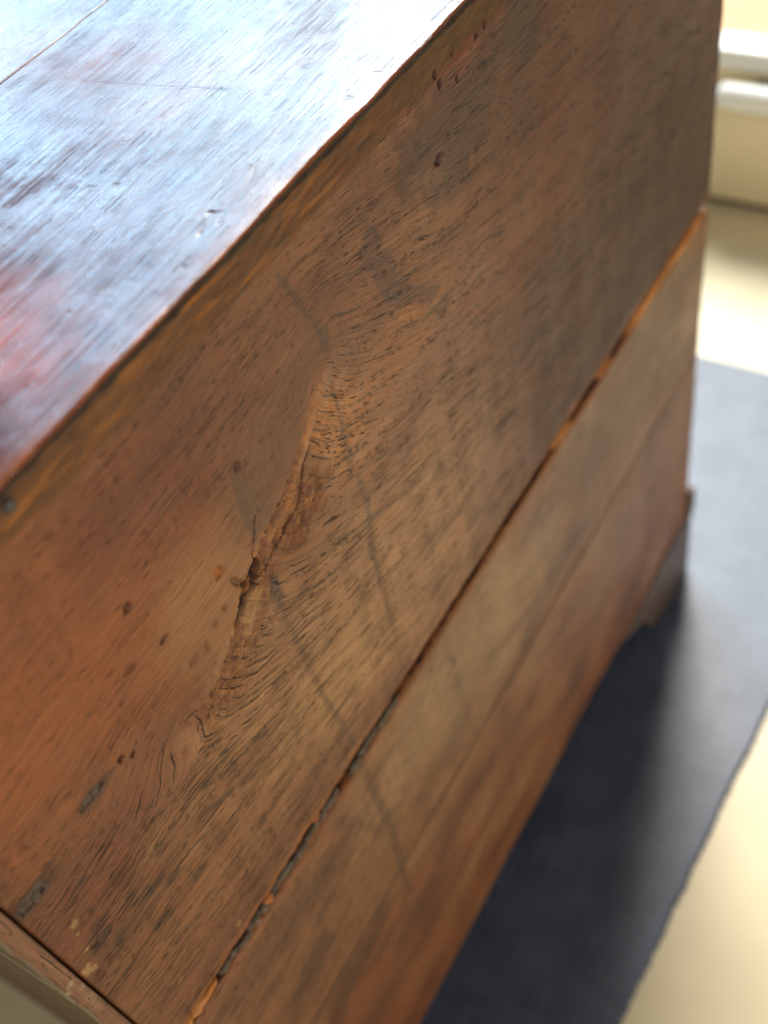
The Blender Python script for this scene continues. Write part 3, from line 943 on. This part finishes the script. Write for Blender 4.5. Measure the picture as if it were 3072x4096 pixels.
def lump(name, yc, zc, ly, lz, lx, x0, mat, seed, jag=.35, nu=14, nv=9):
    rg = np.random.default_rng(seed)
    u = np.linspace(0, 2 * np.pi, nu, endpoint=False)
    v = np.linspace(0, np.pi, nv)
    vs, fs = [], []
    for j in range(nv):
        for i in range(nu):
            dx, dy, dz = math.sin(v[j]) * math.sin(u[i]), math.cos(v[j]), math.sin(v[j]) * math.cos(u[i])
            k = 1 + jag * rg.uniform(-.6, .6)
            vs.append((x0 + lx * dx * k, yc + ly * dy * (1 + .1 * rg.uniform(-1, 1)), zc + lz * dz * k))
    for j in range(nv - 1):
        for i in range(nu):
            fs.append((j * nu + i, j * nu + (i + 1) % nu, (j + 1) * nu + (i + 1) % nu, (j + 1) * nu + i))
    return adopt(mesh(name, vs, fs, mat, None, True))


yy, k = .040, 0
while yy < .185:
    L = random.uniform(.005, .012)
    if random.random() < .88:
        lump('filler', yy + L / 2, .4228 + random.uniform(-.0005, .0005), L * .62, random.uniform(.0014, .0021), random.uniform(.0014, .0022), -.0024 + random.uniform(-.0008, .0008), MAT_PUTTY, 500 + k)
    yy += L
    k += 1
for k, (yc, L, w, x0) in enumerate(((.0275, .0095, .0021, -.0026), (.013, .008, .0022, -.0028), (.1165, .003, .0014, -.004), (.0755, .0028, .0022, -.0022),
                                    (.374, .012, .0018, -.0025), (.4325, .010, .0018, -.0025), (.497, .036, .0032, -.0016), (.556, .036, .0036, -.0012))):
    lump('splinter', yc, .4240 + .0003 * math.sin(k), L, w, .0022, x0, MAT_RAW, 600 + k, .5, 10, 15)

# ---- top boards: swept profile with a worn arris, running down to the joint with the side
JX = -.141


def top_fields(x, y):
    """colour, roughness, height (mm) of the polished top; x,y in mm"""
    C = np.ones(x.shape + (3,)) * lin((78, 40, 28))
    b = fbm(x / 55, y / 90, 401, 4)
    C = over(C, (108, 52, 30), .7 * sstep(.0, .5, b))
    C = over(C, (50, 28, 24), .7 * sstep(.0, .5, -b))
    C = over(C, (150, 62, 28), .6 * blob(x, y, -45, 108, 30, 26, .7, 0, .5, 14, 402))
    C = C * (1 + .3 * fbm(x / 2.2, y / 45, 403, 3))[..., None]
    # dull, rubbed patches alternate with polished ones
    pol = fbm(x / 24, y / 46, 404, 4)
    R = .20 + .09 * pol + .05 * fbm(x / 3, y / 30, 405, 2)
    R = R + .16 * blob(x, y, -110, 225, 30, 28, .7, 0, .6, 14, 406) + .10 * blob(x, y, -60, 112, 45, 35, .7, 0, .5, 12, 407)
    H = .75 * fbm(x / 40, y / 60, 408, 3) + .07 * fbm(x / 3.0, y / 40, 409, 3) + .035 * fbm(x / 4, y / 5, 410, 3)
    # long scratch across the grain and several dents
    dd, ss, tt = polydist([(-110, 233), (-80, 237), (-52, 243)], x, y)
    m1 = 1 - sstep(.15, .7, dd)
    H = H - .22 * m1
    for (px, py, rx, ry_, dp) in ((-62, 182, 2.2, 1.2, .7), (-54, 186, 1.6, 1.2, .6), (-60, 215, 1.0, 5.0, .4), (-14, 184, 3.0, 1.0, .7), (-9, 181, 1.2, 3.0, .6), (-12, 175, 1.2, 2.8, .7), (-7, 160, 1.2, 2.0, .5),
                               (-8, 250, 2.5, 1.6, .6), (-6, 268, 3.0, 2.0, .5), (-34, 262, 2, 1.5, .4), (-14, 205, .8, 7, .3), (-28, 132, 1.2, 1.0, .5), (-20, 150, 3, .5, .3), (-24, 146, .5, 4, .3), (-95, 128, 1, 1, .5)):
        b2 = blob(x, y, px, py, rx * .7, ry_ * .7, .7, 20, .9, 2, 420)
        H = H - .35 * dp * b2
        R = R + .1 * b2
    # wear towards the arris
    wr = sstep(-9, -1.0, x + 2.5 * fbm(x / 5, y / 12, 430, 3))
    C = over(C, (140, 80, 50), .35 * wr)
    H = H - .06 * sstep(-4, 0, x)
    return np.clip(C, .003, 1), np.clip(R, .16, .8), H


def top_board(xs, ys, with_edge):
    prof = [(x, TOPZ) for x in xs]
    r = .0014
    if with_edge:
        for a in np.linspace(0, math.pi / 2, 8)[1:]:
            prof.append((-r + .0006 + r * math.sin(a), TOPZ - r + r * math.cos(a)))
        for z in np.linspace(TOPZ - r - .0005, .6889, 38):
            prof.append((.0006, z))
        prof.append((-.020, .6889))
    else:
        prof.append((xs[-1] + .0002, TOPZ - .0006))
        prof.append((xs[-1] + .0002, TOPZ - .017))
    P = np.array(prof)
    nx = len(xs)
    Xg = np.repeat(P[:, :1], len(ys), 1)
    Zg = np.repeat(P[:, 1:], len(ys), 1)
    Yg = np.repeat(ys[None, :], len(P), 0)
    C, R, H = top_fields(np.minimum(Xg, 0) * 1000, Yg * 1000)
    V = np.stack([Xg, Yg, Zg], -1)
    V[:nx, :, 2] += H[:nx] / 1000
    V[:nx, 0, 2] -= .001
    V[:nx, -1, 2] -= .001
    pore = np.zeros(Xg.shape)
    flow = np.stack([Yg * 1000, (Xg + (TOPZ - Zg)) * 1000, 0 * Xg], -1)
    if with_edge:
        # arris wanders and is chipped
        jag = .0006 * fbm(ys * 40, ys * 0 + .4, 440, 5) - .0007 * sstep(.45, .8, noise(ys * 90, ys * 0 + .8, 441))
        V[nx:nx + 10, :, 0] += jag[None, :] - .0
        V[nx - 6:nx, :, 0] += jag[None, :] * np.linspace(.2, .9, 6)[:, None]
        V[nx:nx + 8, :, 2] += H[nx - 1][None, :] / 1000 * np.linspace(1, 0, 8)[:, None]
        e0 = nx + 5
        He, Ce, po, sl, rg, ps = wood_upper(Yg[e0:] * 1000, Zg[e0:] * 1000)
        C[e0:], R[e0:] = Ce, rg + .1
        V[e0:-1, :, 0] += He[:-1] / 1000 * np.linspace(0, 1, len(P) - e0 - 1)[:, None] + .0005 * fbm(Yg[e0:-1] * 120, Zg[e0:-1] * 300, 442, 3)
        # orange rubbed arris
        ar = (.45 + .55 * sstep(.32, .05, Yg[nx - 2:e0])) * sstep(-.3, .3, fbm(Yg[nx - 2:e0] * 60, Xg[nx - 2:e0] * 200, 443, 3))
        C[nx - 2:e0] = over(C[nx - 2:e0], (150, 86, 48), .6 * ar)
        pore[e0:] = 1
    return adopt(grid_mesh('top_board', V, MAT_TOP, None, dict(tint=C, rough=R, flow=flow, pore=pore, slit=np.where(pore > 0, .4, top_polish(np.minimum(Xg, 0) * 1000, Yg * 1000))), flip=True))


tys = np.concatenate([np.linspace(-.003, .06, 40)[:-1], np.arange(.06, .345, .0006), np.linspace(.3453, LEN + .004, 120)])
xs1 = np.concatenate([np.linspace(JX + .0002, -.006, 200), np.linspace(-.0055, -.0008, 12)])
tb = top_board(xs1, tys, True)
tb['label'] = 'glossy red-brown top board with rubbed front arris'
tb2 = top_board(np.concatenate([np.linspace(-DEEP, -.24, 60)[:-1], np.append(np.arange(-.24, JX - .0012, .0010), JX - .0003)]), tys[::2].copy(), False)
adopt(box('top_core', (-DEEP + .002, 0.001, .675), (-.021, LEN, .7015 - .012), MAT_DARK))

# ---- back board: thin, nailed over the ends of the side boards, and carcass
bx = np.array([-DEEP, -.4, -.1, -.02, -.004])
pr = [(x, -.0030) for x in (-DEEP, -.3, -.05, -.010, -.003)] + [(-.0016, -.0028), (-.0006, -.0022), (0.0, -.0012), (.0003, .0004), (.0003, .0026), (-.0004, .0033), (-.0014, .0035), (-.018, .0035)]
pr = np.array(pr)
zb = np.linspace(.09, .7015, 420)
Yb = np.repeat(pr[:, 1:], len(zb), 1)
Xb = np.repeat(pr[:, :1], len(zb), 1)
Zb = np.repeat(zb[None, :], len(pr), 0)
wz = .0005 * fbm(zb * 40, zb * 0, 451, 3)
Xb[5:12] += wz[None, :]
Yb[:9] += (.0006 * fbm(zb * 90, zb * 0 + .5, 452, 4) - .0006 * sstep(.2, .5, noise(zb * 120, zb * 0, 453)))[None, :]
Cb = np.ones(Xb.shape + (3,)) * lin((134, 92, 66))
Cb = over(Cb, (112, 72, 50), .6 * sstep(-.1, .5, fbm(Zb * 60, Yb * 500, 454, 3)))
Cb[:4] = lin((120, 92, 62))
Cb[4:6] = lin((150, 132, 104))
pz = sstep(.1, .45, fbm(Zb * 420, Yb * 420, 455, 3)) * np.exp(-((Zb - .520) / .012) ** 2)
Cb = over(Cb, (206, 190, 156), .8 * pz)
Cb = over(Cb, (58, 34, 30), .85 * sstep(.0024, .0034, Yb))
fb_ = np.stack([Zb * 1000, Xb * 1000 + Yb * 1000, 0 * Xb], -1)
bb = adopt(grid_mesh('back_board', np.stack([Xb, Yb, Zb], -1), MAT_OAK, None,
                     dict(tint=Cb, flow=fb_, pore=.2 + 0 * Xb, slit=.15 + 0 * Xb, rough=.5 + 0 * Xb), flip=False))
bb['label'] = 'thin back board edge with pale chipped corner'
adopt(box('far_side_panel', (-DEEP, .004, .093), (-DEEP + .018, LEN, .6885), MAT_FOOT))
adopt(box('front_panel', (-DEEP + .0185, LEN - .020, .093), (-.0185, LEN - .002, .6885), MAT_FOOT))
adopt(box('bottom_panel', (-DEEP + .019, .006, .098), (-.019, LEN - .021, .112), MAT_DARK))
lump('nail_head', .0735, .6985, .0022, .0022, .0014, .0006, MAT_IRON, 700, .15)

# ---- plinth: front moulding and bracket feet
adopt(prism('base_moulding', [(LEN + .0005, .090), (LEN + .012, .090), (LEN + .012, .118), (LEN + .009, .1245), (LEN + .004, .1255), (LEN + .0005, .1245)], -DEEP, .0030, MAT_FOOT, None, .0015))


adopt(box('front_light_block', (-DEEP + .019, LEN - .016, RUGZ + .010), (-.0190, LEN + .004, .0895), MAT_FOOT))  # unseen board added to stop window light leaking under the chest
adopt(box('far_light_block', (-DEEP + .0185, .16, RUGZ + .010), (-DEEP + .030, LEN - .017, .0895), MAT_FOOT))  # unseen too, added to block light from the far side


def bracket(y_out, sgn, k=1.0):
    """bracket foot outline in (y, z): vertical outer edge, ogee towards the middle of the side"""
    pts = [(y_out, RUGZ), (y_out, .0895), (y_out - sgn * .02 * k, .0925), (y_out - sgn * .155 * k, .0925)]
    curve = [(.150, .088), (.138, .080), (.125, .070), (.112, .062), (.103, .053), (.098, .040), (.092, .029), (.080, .018), (.062, .010), (.045, RUGZ)]
    pts += [(y_out - sgn * a * k, z) for a, z in curve]
    return pts


for yo, sg, kk in ((LEN + .010, 1, 1.0), (.000, -1, .6)):
    ol = bracket(yo, sg, kk)
    adopt(prism('foot', ol if sg > 0 else ol[::-1], -.018, .0015, MAT_FOOT, None, .0012))
    adopt(prism('foot', ol if sg > 0 else ol[::-1], -DEEP, -DEEP + .018, MAT_FOOT, None, .0012))

# ------------------------------------------------------------------ cream cabinet beyond the rug
cab = empty('cabinet', (-.1, 1.15, 0), 'cream cabinet with a rounded white handle standing beyond the rug', 'cabinet')
COF = Vector(cab.location)


def cadopt(o):
    o.parent = cab
    o.matrix_parent_inverse = Matrix.Translation(-COF)
    return o


CY = 1.150
cadopt(box('plinth', (-.60, CY + .012, .0005), (.62, CY + .36, .014), MAT_KICK_SHADE))
cadopt(box('drawer_front', (-.60, CY, .014), (.62, CY + .018, .186), MAT_CREAM, None, .003))
cadopt(box('rail', (-.61, CY - .010, .190), (.63, CY + .030, .216), MAT_WHITE, None, .006))
cadopt(box('cabinet_top', (-.61, CY + .031, .194), (.63, CY + .42, .213), MAT_TAN, None, .003))
cadopt(box('carcass', (-.60, CY + .019, .0145), (.62, CY + .41, .190), MAT_CREAM))
h = cadopt(box('handle', (-.172, CY - .036, .154), (.10, CY - .012, .185), MAT_WHITE, None, .0115, 5))
cadopt(box('handle_post', (-.135, CY - .014, .160), (-.115, CY + .001, .178), MAT_IRON, None, .002))
cadopt(box('handle_post', (.045, CY - .014, .160), (.065, CY + .001, .178), MAT_IRON, None, .002))
